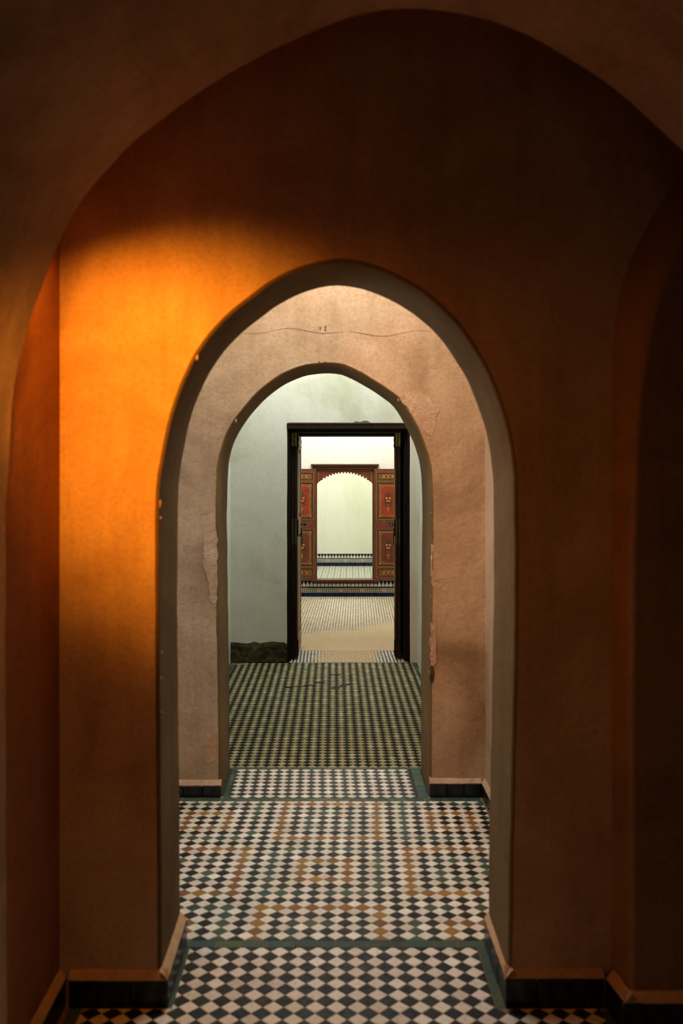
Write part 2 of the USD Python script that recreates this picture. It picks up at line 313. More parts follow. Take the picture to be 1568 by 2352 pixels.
def crust(x0, x1, z0, z1, y, amp, seed, nx=40, nz=14):
    """a rough lump of broken plaster standing off the wall plane y"""
    X, Z = np.meshgrid(np.linspace(x0, x1, nx), np.linspace(z0, z1, nz), indexing='ij'); P = np.stack([X.ravel(), np.full(X.size, 0.), Z.ravel()], 1)
    edge = np.minimum.reduce([(X - x0) / (x1 - x0) * 8 + .5, (x1 - X) / (x1 - x0) * 8 + .5, (z1 - Z) / (z1 - z0) * .9]).ravel() * 6
    edge = edge - 1.6 * np.clip(meshkit.fbm(P * 9, 4, seed + 3) - .35, 0, 1) * (Z.ravel() > z0 + (z1 - z0) * .25)
    hgt = amp * np.clip(edge, -.3, 1) * (.25 + 1.1 * meshkit.fbm(P * 22, 4, seed))
    V = np.stack([P[:, 0], y - hgt, P[:, 2]], 1); i = (np.arange(nx - 1)[:, None] * nz + np.arange(nz - 1)[None]).ravel()
    return trimesh.Trimesh(V, np.vstack([np.stack([i, i + nz, i + nz + 1], 1), np.stack([i, i + nz + 1, i + 1], 1)]), process=False)
seam = [(x, 763 + 5 * math.sin(x / 61.0) + 4 * math.sin(x / 23.0 + 1)) for x in range(560, 1000, 12)]
seam = Polygon(trace(seam + [(x, y - 5 - 3 * math.sin(x / 17.0)) for x, y in seam[::-1]], W2F)).buffer(0)
part(W2, 'plaster_seam', extrude_front(seam, W2F - .0013, .012), M['plaster_warm'], label='thin raised seam across the plaster above the arch')
for x, y in ((735, 753), (747, 750), (747, 757), (733, 831), (746, 832), (741, 834)):
    X, _, Z = at(x, y, W2F)
    part(W2, 'nail_hole', extrude_front(Point(X, Z).buffer(.0032, 3), W2F - .0045, .006), M['plaster_rough'])
def chip(c, s, seed):
    m = trimesh.creation.icosphere(2, 1.0); v = m.vertices * np.array(s) * (.6 + .8 * meshkit.fbm(m.vertices * 1.7, 3, seed))[:, None]
    return trimesh.Trimesh(v + np.array(c), m.faces, process=False)
part(W2, 'plaster_hole', blob_plate(trace([(988, 1532), (993, 1530), (997, 1545), (995, 1562), (990, 1570), (987, 1552)], W2F), W2F, .002, 77, .003), M['plaster_rough'], label='dark hole where plaster broke off')
for k, (x, y, D, s, wl) in enumerate([(367, 1155, W1F, .010, W1), (366, 1163, W1F, .007, W1), (369, 1560, W1F, .008, W1), (370, 1640, W1F, .007, W1), (452, 820, W1F, .013, W1), (368, 1190, W1F, .006, W1), (371, 1500, W1F, .006, W1),
                                      (541, 966, W2F, .014, W2), (915, 918, W2F, .012, W2), (989, 1370, W2F, .008, W2), (989, 1402, W2F, .008, W2), (988, 1470, W2F, .010, W2), (989, 1178, W2F, .005, W2), (987, 1545, W2F, .012, W2), (503, 1560, W2F, .008, W2)]):
    X, _, Z = at(x, y, D)
    part(wl, 'plaster_chip', chip((X, D + .008, Z), (s * .35, s * .45, s * .8), 40 + k), M['plaster_ochre'] if wl == W1 else M['plaster_pink'], smooth=50)

# side walls, ceilings
def slab_with_hole(x0, x1, y0, y1, z0, z1, hx0, hx1, hy0, hy1):
    return cat([box(x0, x1, y0, hy0, z0, z1), box(x0, x1, hy1, y1, z0, z1), box(x0, hx0, hy0, hy1, z0, z1), box(hx1, x1, hy0, hy1, z0, z1)])
def st(name, label, catg, pname, mesh, m):
    t = thing(name, label, catg, kind='structure'); part(t, pname, mesh, m); return t
st('ceiling', 'unlit plaster ceiling of the narrow bay before the orange wall', 'ceiling', 'slab', box(-1.5, 2.0, A0B, W1F, 3.3, 3.5), M['plaster_ochre'])
st('ceiling', 'plaster ceiling with roof light over the small arch room', 'ceiling', 'slab', slab_with_hole(-1.7, .95, W1B, W2F, CEIL, CEIL + .25, -.62, .52, 3.63, 4.23), M['plaster_warm'])
st('ceiling', 'pale ceiling with roof light over the green-tinted room', 'ceiling', 'slab', slab_with_hole(-1.05, .95, W2B, DRF, CEIL, CEIL + .25, -.57, .57, 6.67, 7.33), M['plaster_green'])
st('ceiling', 'white ceiling with wide roof light over the sunny room', 'ceiling', 'slab', slab_with_hole(-2.4, 2.8, DRF + .2, WNF, CEIL, CEIL + .25, -.9, 1.3, 10.05, 11.15), M['plaster_white'])
st('ceiling', 'cream ceiling with roof light over the last room', 'ceiling', 'slab', slab_with_hole(-2.4, 2.8, WNF + .12, ENDF, CEIL, CEIL + .25, -.8, 1.2, 13.25, 14.55), M['plaster_cream'])
st('wall_right', 'beige plaster side wall right of the patterned middle floor', 'wall', 'plaster', box(.782, .95, W1B - .01, W2F + .01, -.06, CEIL + .1), M['plaster_warm'])
st('wall_left', 'side wall with tall window, left of the small arch room', 'wall', 'plaster', cat([box(-1.7, -1.5, W1B, 3.3, -.06, CEIL + .1), box(-1.7, -1.5, 4.14, W2F, -.06, CEIL + .1), box(-1.7, -1.5, 3.3, 4.14, -.06, 1.23), box(-1.7, -1.5, 3.3, 4.14, 2.27, CEIL + .1)]), M['plaster_warm'])
st('wall_left', 'pale green plaster side wall left of the open doorway', 'wall', 'plaster', box(-1.05, -.808, W2B - .01, DRF + .02, -.06, CEIL + .1), M['plaster_green'])
wr = st('wall_right', 'pale green plaster side wall right of the open doorway', 'wall', 'plaster', box(.756, .95, W2B - .01, DRF + .02, -.06, CEIL + .1), M['plaster_green'])
part(wr, 'pilaster', box(.744, .76, 6.0, 7.22, -.06, CEIL), M['plaster_green'])
t = thing('wall_front', 'pale green plaster wall around the dark open doorway', 'wall', kind='structure')
W3 = t
DX0, DX1, DZ = -.333, .700, 2.0135
dn = smooth_line([(DX0, -.06), (DX0, 1.0), (DX0, DZ - .012)], .06).tolist() + [(DX0 + .004, DZ - .003), (DX0 + .012, DZ)] + smooth_line([(DX0 + .06, DZ + .001), (.18, DZ), (DX1 - .06, DZ - .002)], .06).tolist() + [(DX1 - .012, DZ - .003), (DX1 - .004, DZ - .006)] + smooth_line([(DX1, DZ - .015), (DX1, 1.0), (DX1, -.06)], .06).tolist()
put_wall(t, arch_wall(-2.4, 2.8, CEIL + .25, dn, DRF, DRB, r=.006, amp=.003, jit=.001, seed=71), M['plaster_green'], M['plaster_green'])
part(t, 'broken_plaster', crust(-.81, DX0 + .002, 0, .185, DRF + .002, .011, 12, 60, 26), M['plaster_rough'], label='crumbling brown plaster at the wall foot', smooth=50)
lx0, _, lz = at(806, 973, DRF); lx1 = at(854, 973, DRF)[0]
part(t, 'plaster_chip', extrude_front(Polygon([(lx0, lz - .002), (lx0 + .04, lz + .020), (lx0 + .075, lz + .013), (lx0 + .11, lz + .025), (lx0 + .14, lz + .022), (lx1, lz - .002)]), DRF - .006, .012), M['slate'], label='cracked grey plaster above the lintel')
st('wall_left', 'white plaster side wall of the sunny room', 'wall', 'plaster', box(-2.6, -2.4, DRF, ENDF + .2, -.06, CEIL + .25), M['plaster_white'])
st('wall_right', 'white plaster side wall of the sunny room', 'wall', 'plaster', box(2.8, 3.0, DRF, ENDF + .2, -.06, CEIL + .25), M['plaster_white'])
OX0, OX1 = at(727, 0, WNF)[0], at(856.5, 0, WNF)[0]
SZ, TZ = .222, 1.64
t = thing('wall_front', 'white plaster wall holding the low painted window', 'wall', kind='structure')
part(t, 'plaster', cat([box(-2.4, OX0, WNF, WNF + .12, -.06, CEIL), box(OX1, 2.8, WNF, WNF + .12, -.06, CEIL), box(OX0, OX1, WNF, WNF + .12, -.06, SZ - .02), box(OX0, OX1, WNF, WNF + .12, TZ + .04, CEIL)]), M['plaster_white'])
WN = t
WE = st('wall_front', 'cream plaster end wall seen through the painted window', 'wall', 'plaster', box(-2.4, 2.8, ENDF, ENDF + .2, -.06, CEIL), M['plaster_cream'])

# ---------------------------------------------------------------- floors
WHITE = [(.68, .63, .545), (.72, .675, .60), (.63, .57, .49), (.67, .64, .54), (.69, .61, .545), (.75, .715, .65)]
DARK = [(.010, .013, .014), (.015, .017, .013), (.022, .017, .012), (.010, .014, .019), (.020, .024, .018), (.012, .012, .010)]
GREEN = [(.050, .085, .055), (.035, .072, .060), (.065, .095, .045), (.030, .055, .040)]
OCHRE = [(.24, .115, .028), (.20, .105, .032), (.29, .15, .025), (.20, .085, .028)]
CREAM = [(.33, .31, .165), (.37, .345, .19), (.30, .29, .135), (.37, .31, .185), (.42, .40, .24)]
BLACK = [(.006, .008, .005), (.008, .010, .006), (.011, .009, .006)]
def pick(lst): return np.array(lst[rng.integers(len(lst))]) * rng.uniform(.88, 1.1)
def tile_mesh(p, z=0.0, c=.0012, th=.006, tilt=.004):
    p = np.asarray(p, float); n = len(p); ctr = p.mean(0)
    inner = ctr + (p - ctr) * (1 - c / np.maximum(np.linalg.norm(p - ctr, axis=1, keepdims=True), 1e-6) * 1.4)
    tx, ty = rng.normal(0, tilt, 2); dz = rng.normal(0, .0003)
    lift = lambda q: z + dz + (q - ctr) @ np.array([tx, ty])
    V = np.vstack([np.c_[inner, lift(inner)], np.c_[p, lift(p) - c * .6], np.c_[p, np.full(n, z - th)]])
    fs = [(0, i, i + 1) for i in range(1, n - 1)]
    for a in (0, n):
        for i in range(n):
            j = (i + 1) % n; fs += [(a + i, a + n + i, a + n + j), (a + i, a + n + j, a + j)]
    return V, np.array(fs)
def ccw(p): return p if np.cross(p[1] - p[0], p[2] - p[0]) > 0 else p[::-1]
def lattice(region, w, d, x0, y0, shear, dark, light, joint=.0010, jit=.0005):
    """dark diamonds at whole steps and light ones at half steps, clipped to the region"""
    out, P = [], prep(region); bx0, by0, bx1, by1 = region.bounds
    for j2 in range(int(math.floor((by0 - y0) / d * 2)) - 1, int(math.ceil((by1 - y0) / d * 2)) + 2):
        cy = y0 + j2 * d / 2; sx = shear * (cy - y0)
        for i in range(int(math.floor((bx0 - x0 - sx) / w)) - 1, int(math.ceil((bx1 - x0 - sx) / w)) + 2):
            isd = j2 % 2 == 0; cx = x0 + sx + (i if isd else i + .5) * w
            if not (bx0 - w < cx < bx1 + w): continue
            k = 1 - joint * 2 / min(w, d)
            pts = np.array([(cx - w / 2 * k, cy), (cx - shear * d / 2 * k, cy - d / 2 * k), (cx + w / 2 * k, cy), (cx + shear * d / 2 * k, cy + d / 2 * k)])
            g = Polygon(pts)
            if not P.contains(g):
                if not P.intersects(g): continue
                g = g.intersection(region)
                if g.geom_type != 'Polygon' or g.area < .12 * w * d / 2: continue
                pts = np.array(g.exterior.coords)[:-1]
            pts = pts + rng.uniform(-jit, jit, pts.shape)
            if len(pts) < 3: continue
            out.append((ccw(pts), dark(i, j2 // 2) if isd else light(i, j2), cy, cx))
    return out
def strip(x0, x1, y0, y1, n, along, col=GREEN, gap=.0012):
    """a border of n green tiles"""
    out, e = [], np.linspace(0, 1, n + 1); e[1:-1] += rng.uniform(-.12, .12, n - 1) / n
    for a, b in zip(e[:-1], e[1:]):
        r_ = (x0 + (x1 - x0) * a + gap, x0 + (x1 - x0) * b - gap, y0, y1) if along == 'x' else (x0, x1, y0 + (y1 - y0) * a + gap, y0 + (y1 - y0) * b - gap)
        pts = np.array([(r_[0], r_[2]), (r_[1], r_[2]), (r_[1], r_[3]), (r_[0], r_[3])]) + rng.uniform(-.0008, .0008, (4, 2))
        out.append((pts, pick(col), pts[:, 1].mean(), pts[:, 0].mean()))
    return out
def joined(tiles, **kw):
    vs, fs, cs, n = [], [], [], 0
    for pts, c, _, _ in tiles:
        v, f = tile_mesh(pts, **kw); vs.append(v); fs.append(f + n); cs.append(np.broadcast_to(c, v.shape)); n += len(v)
    return np.vstack(vs), np.vstack(fs), np.vstack(cs)
def lay(parent, tiles, m, name='floor_tile', seen=lambda x, y: True, most=300, **kw):
    """the nearest tiles in view one by one, the rest joined"""
    order = sorted(tiles, key=lambda t: t[2]); near = [t for t in order if seen(t[3], t[2])][:most]; ids = set(map(id, near))
    for t in near:
        v, f = tile_mesh(t[0], **kw); part(parent, name, (v, f), m, col=t[1])
    rest = [t for t in order if id(t) not in ids]
    if rest:
        v, f, c = joined(rest, **kw); part(parent, name + '_field' if most else name, (v, f), m, col=c, kind='stuff')
def bed(parent, x0, x1, y0, y1, m='grout', z=-.0012): part(parent, 'grout_bed', box(x0, x1, y0, y1, z - .05, z), M[m])

T1Y0, T1Y1 = 3.006, 3.051                              # the green strip behind the first threshold
f1 = thing('floor', 'black and white diamond tile floor of the nearest arch threshold', 'floor', kind='structure')
bed(f1, -.81, 1.3, -2.4, T1Y1)
reg = unary_union([sbox(-.728, .9, .815, W1F - .024), sbox(-.46, .9, 1.19, PIER - .024), sbox(-.460, 2.6, .506, T1Y0 - .001)])
t1 = lattice(reg, .0631, .0620, -.0304 + .0315, 2.981 - .031 + .0, 0.012, lambda i, j: pick(DARK), lambda i, j: pick(WHITE))
lay(f1, t1, M['tile'], seen=lambda x, y: y > 2.575)
lay(f1, strip(-.484, -.462, W1F - .02, T1Y0, 4, 'y') + strip(.508, .534, W1F - .02, T1Y0, 4, 'y') + strip(-.476, .545, T1Y0 + .001, T1Y1, 11, 'x') + strip(-.768, -.731, 2.0, W1F - .02, 7, 'y') + strip(.817, .845, PIER - .02, W1F - .03, 2, 'y'), M['tile'], name='border_tile')
# the patterned middle floor: large and small ochre squares with green squares around, in a grid of nine by nine
f2 = thing('floor', 'middle floor with ochre and green squares among black and white diamonds', 'floor', kind='structure')
MW, MD, MX, MY = .0622, .0568, .084, 4.305
bed(f2, -1.5, .78, T1Y1, W2F)
def ring(c, r, n): return (max(abs(c), abs(r)) * 2 == n - 1)
def motif(i, j):
    i2, j2 = i + 4, -j + 1                             # column 0..7 and row 1..8 of the central large square
    a, b = (i2 - 3.5 + 4.5) // 9, (j2 - 4.5 + 4.5) // 9
    c, r = i2 - 3.5 - 9 * a, j2 - 4.5 - 9 * b
    big = (int(a) + int(b)) % 2 == 0
    m = max(abs(c), abs(r))
    if big:
        return pick(OCHRE) if m == 3.5 else pick(GREEN) if (m == 1.5 and rng.random() < .8) else pick(DARK)
    return pick(OCHRE) if m == 1.5 else pick(GREEN) if (m == 3.5 and rng.random() < .85) else pick(DARK)
reg = sbox(-1.44, T1Y1 + .001, .755, W2F - .068)
t2 = lattice(reg, MW, MD, MX - .5 * MW + .0, MY, .0437, motif, lambda i, j: pick(WHITE))
lay(f2, t2, M['tile'], seen=lambda x, y: -.56 < x < .60)
lay(f2, strip(-1.44, .755, W2F - .066, W2F - .022, 24, 'x') + strip(.738, .758, 3.3, W2F - .07, 9, 'y'), M['tile'], name='border_tile')
# second threshold and the long room
f3 = thing('floor', 'small black and cream diamond tile floor running from second arch to doorway', 'floor', kind='structure')
bed(f3, -.81, .76, W2F, DRF + .01, 'grout_black')
t3 = lattice(sbox(-.483, W2F - .018, .450, W2B - .012), .0576, .0545, -.02, W2F + .03, -.01, lambda i, j: pick(DARK), lambda i, j: pick(WHITE))
lay(f3, t3, M['tile'], seen=lambda x, y: True)
lay(f3, strip(-.508, -.485, W2F - .018, W2B - .012, 5, 'y') + strip(.452, .500, W2F - .018, W2B - .012, 5, 'y') + strip(-.53, .51, W2B - .010, W2B + .022, 12, 'x') + strip(-.800, -.772, W2B, 7.40, 26, 'y') + strip(.72, .748, W2B, DRF, 26, 'y') + strip(-.80, -.66, 7.41, 7.49, 2, 'x', [(.16, .17, .12)]), M['tile'], name='border_tile')
t3b = lattice(sbox(-.770, W2B + .024, .718, DRF - .006), .0555, .0512, .004, W2B + .06, .008, lambda i, j: pick(BLACK), lambda i, j: pick(CREAM))
v, f, c = joined(t3b, tilt=.008); part(f3, 'small_floor_tile', (v, f), M['tile_worn'], col=c, kind='stuff', label='small black and cream diamond tiles')
cr = cat([box(*(lambda a: (min(a[0][0], a[1][0]) - .002, max(a[0][0], a[1][0]) + .002, min(a[0][1], a[1][1]) - .006, max(a[0][1], a[1][1]) + .006, .0, .0016))([at(x, y, depth(y)) for x, y in seg])) for seg in
          [((655, 1578), (672, 1580)), ((672, 1576), (700, 1577)), ((700, 1573), (720, 1575)), ((722, 1568), (745, 1566)), ((758, 1549), (782, 1550)), ((762, 1582), (780, 1579)), ((780, 1578), (795, 1575)), ((795, 1574), (808, 1571))]])
part(f3, 'crack', cr, M['wood_dark'], label='dark cracks across the tiles')
# doorway and sunny room, last room
f4 = thing('floor', 'sandy diamond tile floor of the sunny room beyond the doorway', 'floor', kind='structure')
bed(f4, -2.4, 2.8, DRF + .01, WNF + .02, 'grout_sand')
DGREY = [(.20, .16, .11), (.23, .18, .13), (.18, .15, .11)]
SAND = [(.60, .53, .38), (.64, .57, .42), (.57, .49, .34)]
t4 = lattice(sbox(DX0 + .03, DRF + .002, DX1 - .07, 8.02), .0295, .0285, .01, DRF + .02, .0, lambda i, j: pick(BLACK), lambda i, j: pick(WHITE), joint=.0006, jit=.0003)
v, f, c = joined(t4); part(f4, 'threshold_tile', (v, f), M['tile_trodden'], col=c, kind='stuff')
t4 = lattice(sbox(-.8, 8.022, 1.45, WNF - .02), .0295, .0285, .02, 8.05, .035, lambda i, j: pick(DGREY), lambda i, j: pick(SAND), joint=.0006, jit=.0003)
v, f, c = joined(t4); part(f4, 'small_floor_tile', (v, f), M['tile_dusty'], col=c, kind='stuff')
f5 = thing('floor', 'pale tile floor of the last room seen through the painted window', 'floor', kind='structure')
bed(f5, -2.4, 2.8, WNF + .02, ENDF)
t5 = lattice(sbox(-1.0, WNF + .13, 1.8, ENDF - .02), .0480, .0460, .0, WNF + .2, .03, lambda i, j: pick([(.20, .21, .165)] if i % 2 else [(.28, .29, .23)]), lambda i, j: pick([(.42, .43, .35), (.46, .46, .38)]))
v, f, c = joined(t5); part(f5, 'small_floor_tile', (v, f), M['tile'], col=c, kind='stuff')

# ---------------------------------------------------------------- black tile skirtings with a sloping plaster ledge
def skirting(name, label, runs, ledge_mat, h=.082, t=.02):
    """runs: (start, end, outward normal, tile edges 0..1)"""
    (x0, y0), _, _, _ = runs[0]
    th = thing(name, label, 'baseboard', (x0, y0, 0), kind='structure')
    led = []
    for (xa, ya), (xb, yb), (nx, ny), cuts in runs:
        L = math.hypot(xb - xa, yb - ya); u = np.array([(xb - xa) / L, (yb - ya) / L]); n = np.array([nx, ny], float)
        for a, b in zip(cuts[:-1], cuts[1:]):
            g = .0016; tt, hh = t + rng.normal(0, .0007), h + rng.normal(0, .0012)
            m = box(a * L + g, b * L - g, 0.0, tt, 0.0, hh, .003)
            v = m.vertices; P = np.array([xa, ya]) + v[:, :1] * u + v[:, 1:2] * n
            m.vertices = np.c_[P, v[:, 2]]; m.fix_normals()
            part(th, 'skirting_tile', m, M['skirting_tile'])
        k = max(2, int(L / .03)); s = np.linspace(0, L, k + 1); rows = []
        for q, (off, z) in enumerate([(-.004, h + .026), (.004, h + .021), (t * .6, h + .010), (t - .001, h + .001), (t - .004, h - .006), (-.004, h - .006)]):
            P = np.array([xa, ya]) + s[:, None] * u + off * n; rows.append(np.c_[P, np.full(k + 1, z) + (meshkit.fbm(np.c_[P * 14, P[:, :1] * 0 + q], 3, 5) - .5) * .008])
        V = np.vstack(rows); i = np.arange(k); fs = []
        for q in range(5):
            a = i + q * (k + 1); fs += [np.stack([a, a + 1, a + k + 2], 1), np.stack([a, a + k + 2, a + k + 1], 1)]
        led.append(trimesh.Trimesh(V, np.vstack(fs), process=False))
    part(th, 'plaster_ledge', cat(led), ledge_mat, smooth=45, label='sloping plaster ledge on top')
E = lambda *a: list(a)
skirting('baseboard_left', 'black tile baseboard with ledge at foot of the glowing orange pier', [((-.772, W1F), (-.474, W1F), (0, -1), E(0, .62, 1)), ((-.494, W1F - .02), (-.494, W1B), (1, 0), E(0, .33, .66, 1))], M['plaster_ochre'])
skirting('baseboard_left', 'black tile baseboard with red-lit ledge running along the near left wall', [((-.801, 1.2), (-.801, W1F), (1, 0), E(0, .17, .34, .5, .67, .84, 1))], M['plaster_ochre'])
skirting('baseboard_right', 'black tile baseboard at foot of the dark right half of the arch wall', [((.533, W1F), (.83, W1F), (0, -1), E(0, .32, .66, 1)), ((.553, W1F - .02), (.553, W1B), (-1, 0), E(0, .33, .66, 1))], M['plaster_ochre'], h=.088)
skirting('baseboard_right', 'black tile baseboard around the dark pier in the bottom right corner', [((.845, PIER), (1.5, PIER), (0, -1), E(0, .1, .3, .5, .75, 1)), ((.868, PIER - .02), (.853, W1F - .02), (-1, 0), E(0, 1))], M['plaster_ochre'], h=.088)
skirting('baseboard_left', 'dark tile baseboard with pink ledge left of the second arch', [((-1.5, W2F), (-.519, W2F), (0, -1), E(0, .1, .2, .3, .4, .5, .6, .7, .81, .905, 1))], M['plaster_pink'], h=.058)
skirting('baseboard_right', 'dark tile baseboard with pink ledge right of the second arch', [((.506, W2F), (.762, W2F), (0, -1), E(0, .33, .66, 1)), ((.782, W1B), (.782, W2F), (-1, 0), E(*np.linspace(0, 1, 13)))], M['plaster_pink'], h=.068)

# ---------------------------------------------------------------- wooden door frame and its folded leaves
t = thing('trim_1', 'heavy dark wooden frame of the open doorway', 'door frame', (.18, DRF, 0), kind='structure')
FR = [(DX0 - .002, DX0 + .018, 7.50, 7.97), (DX0 + .018, DX0 + .030, 7.56, 7.97)]
part(t, 'jamb', cat([box(DX0 - .001, DX0 + .017, 7.515, 7.97, 0, 1.975, .003), box(DX0 + .015, DX0 + .030, 7.56, 7.97, 0, 1.96, .003)]), M['wood_dark'])
part(t, 'jamb', cat([box(DX1 - .020, DX1 + .001, 7.515, 7.97, 0, 1.975, .003), box(DX1 - .040, DX1 - .018, 7.55, 7.97, 0, 1.96, .003), box(DX1 - .046, DX1 - .036, 7.60, 7.97, 0, 1.95, .003)]), M['wood_dark'])
part(t, 'lintel', cat([box(DX0, DX1, 7.50, 7.60, 1.966, DZ + .001, .004), box(DX0, DX1, 7.497, 7.52, DZ - .014, DZ + .001, .003)]), M['wood_door'])
part(t, 'head_board', cat([box(DX0 + .02, DX1 - .02, 7.58, 7.97, 1.938, 1.968, .003), box(DX0 + .02, DX1 - .02, 7.74, 7.97, 1.918, 1.94, .003)]), M['wood_dark'])
def leaf(name, label, xs, inner_sign, y0, y1, skew):
    """a door leaf folded in two, standing open into the sunny room; inner_sign points at the doorway's middle"""
    th = thing(name, label, 'door', (xs[0], y0, 0), kind='structure')
    z0, z1 = .018, 1.942
    def place(m):
        v = m.vertices.copy(); v[:, 0] += skew * (v[:, 1] - y0); m.vertices = v; return m
    mid = (xs[0] + xs[1]) / 2; s = inner_sign
    for k, (a, b) in enumerate(((xs[0], mid - .0015), (mid + .0015, xs[1]))):
        inner = (b > mid) == (s > 0)
        nm = 'inner_board' if inner else 'outer_board'
        fo = [box(a, b, y0, y1, z0, z1, .003)]
        part(th, nm, place(cat(fo)), M['wood_door'])
        part(th, 'brass_plate', place(box(a + .002, b - .002, y0 - .003, y0 + .05, 1.823, z1 + .001, .001)), M['brass'], label='brass plate at the top corner')
        part(th, 'brass_plate', place(box(a + .004, b - .004, y0 - .002, y0 + .03, .98, 1.20, .001)), M['brass_dark'], label='tarnished brass lock plate')
    xi = xs[1] if s > 0 else xs[0]
    def on(d0, d1, ya, yb, za, zb, c=.002): return place(box(min(xi + s * d0, xi + s * d1), max(xi + s * d0, xi + s * d1), ya, yb, za, zb, c))
    rails = [on(-.001, .010, y0 + .02, y1 - .01, za, zb) for za, zb in ((1.80, 1.935), (1.05, 1.20), (.03, .17))] + [on(-.001, .010, ya, yb, .03, 1.935) for ya, yb in ((y0 + .02, y0 + .12), (y1 - .11, y1 - .01))]
    part(th, 'stile_and_rail', cat(rails), M['wood_leaf'])
    for za, zb in ((1.23, 1.77), (.20, 1.02)): part(th, 'panel', on(-.001, .006, y0 + .16, y1 - .15, za, zb, .004), M['wood_leaf'])
    for za, zb in ((1.865, 1.90), (1.82, 1.845)): part(th, 'moulding', on(.008, .015, y0 + .03, y1 - .02, za, zb, .003), M['wood_leaf'])
    hy = y1 - .10
    knob = trimesh.creation.revolve(np.array([(0, 0), (.016, 0), (.012, .006), (.006, .012), (.005, .03), (.010, .036), (.013, .043), (.010, .052), (0, .055)] if s > 0 else [(0, 0), (.016, 0), (.012, .006), (.004, .010), (.004, .022), (0, .023)]), sections=20)
    knob.apply_transform(trimesh.transformations.rotation_matrix(math.pi / 2 * s, [0, 1, 0])); knob.apply_translation((xi + s * .008, hy, 1.126))
    h = part(th, 'handle', place(knob), M['iron'], label='black iron door handle', smooth=40)
    if s < 0:
        ringm = trimesh.creation.torus(.016, .0045, 22, 8); ringm.apply_transform(trimesh.transformations.rotation_matrix(math.pi / 2, [1, 0, 0])); ringm.apply_translation((xi + s * .040, hy, 1.126))
        part(h, 'ring', place(ringm), M['iron'], smooth=True)
    pull = trimesh.creation.torus(.030, .006, 20, 8); v = pull.vertices; pull.vertices = np.stack([v[:, 2] * .8, v[:, 0] * .55, v[:, 1] * 1.6], 1); pull.apply_translation((xi + s * .02, hy, .985))
    part(th, 'pull', place(pull), M['iron'], label='black iron drop pull', smooth=True)
    bolt = place(box(min(xi + s * .006, xi + s * .022), max(xi + s * .006, xi + s * .022), hy - .02, hy + .02, 1.03, 1.10, .004))
    part(th, 'lock_box', bolt, M['iron'])
leaf('door_1', 'left folded wooden door leaf with iron handle, standing open edge-on', (-.302, -.252), 1, 7.62, 8.24, .012)
leaf('door_2', 'right folded wooden door leaf with brass plates, standing open edge-on', (.585, .632), -1, 7.62, 8.24, .085)

# ---------------------------------------------------------------- tiled dado: blue skirting tiles, a band of dots, stepped white points
def dado(parent_label, x0, x1, yw, p, zs, phase, dot):
    zb, zc0, zc1, zt0, zt1, zm1 = zs
    th = thing('trim_2' if yw < 13 else 'trim_3', parent_label, 'tile dado', ((x0 + x1) / 2, yw, 0), kind='structure')
    part(th, 'backing', box(x0, x1, yw - .008, yw + .002, 0, zm1), M['grout'])
    n = int((x1 - x0) / .0735)
    for k in range(n):
        a = x0 + (x1 - x0) * k / n; b = x0 + (x1 - x0) * (k + 1) / n
        part(th, 'blue_tile', box(a + .0016, b - .0016, yw - .016, yw - .006, 0.001, zb - .001, .0015), M['tile_gloss'], col=np.array((.006, .018, .05)) * rng.uniform(.7, 1.3))
    part(th, 'white_band', box(x0, x1, yw - .013, yw - .007, zc0, zc1), M['tile_gloss'], col=(.62, .60, .48))
    rows = [zc0 + (zc1 - zc0) * q for q in (.28, .72)]; vs = []; cs = []
    k = 0; x = x0 + dot / 2
    while x < x1:
        for z in rows:
            r_ = dot * .36; o = Polygon([(x + r_ * math.cos(a), z + r_ * math.sin(a)) for a in np.linspace(0, 2 * math.pi, 9)[:-1] + math.pi / 8])
            m = extrude_front(o, yw - .0145, .003); vs.append(m)
            c = (.33, .11, .025) if (k % 11) in (0, 1) else (.008, .010, .010); cs.append(np.broadcast_to(c, m.vertices.shape))
        for z in (zc0 + .0015, (zc0 + zc1) / 2, zc1 - .0015):
            r_ = dot * .13; o = Polygon([(x + dot / 2 + r_, z), (x + dot / 2, z + r_), (x + dot / 2 - r_, z), (x + dot / 2, z - r_)])
            m = extrude_front(o, yw - .014, .002); vs.append(m); cs.append(np.broadcast_to((.008, .010, .010), m.vertices.shape))
        x += dot; k += 1
    part(th, 'dot_mosaic', cat(vs), M['tile_gloss'], col=np.vstack(cs), kind='stuff')
    part(th, 'blue_line', box(x0, x1, yw - .014, yw - .006, zt0, zt1, .0012), M['tile_gloss'], col=(.006, .016, .04))
    part(th, 'blue_band', box(x0, x1, yw - .010, yw - .006, zt1, zm1), M['tile_gloss'], col=(.004, .009, .024))
    h = zm1 - zt1
    half = [(.45, 0), (.44, .25), (.37, .42), (.24, .55), (.13, .66), (.09, .82), (.04, .95), (.0, 1.0)]
    x = x0 + phase
    while x < x1 - p:
        q = [(x + a * p, zt1 + .001 + b * (h - .002)) for a, b in half] + [(x - a * p, zt1 + .001 + b * (h - .002)) for a, b in half[::-1][1:]]
        part(th, 'white_merlon_tile', extrude_front(Polygon(q).buffer(-.0005), yw - .013, .006), M['tile_gloss'], col=pick([(.62, .60, .50), (.58, .53, .42), (.66, .64, .56), (.55, .55, .42)]))
        x += p
dado('blue and white tile dado under the painted window', -.95, 1.55, WNF, .0486, (.051, .054, .108, .110, .127, .207), .0243, .0252)
dado('blue and white tile dado along the end wall inside the window', -.60, 1.20, ENDF, .0524, (.060, .063, .121, .123, .134, .208), .0262, .0270)

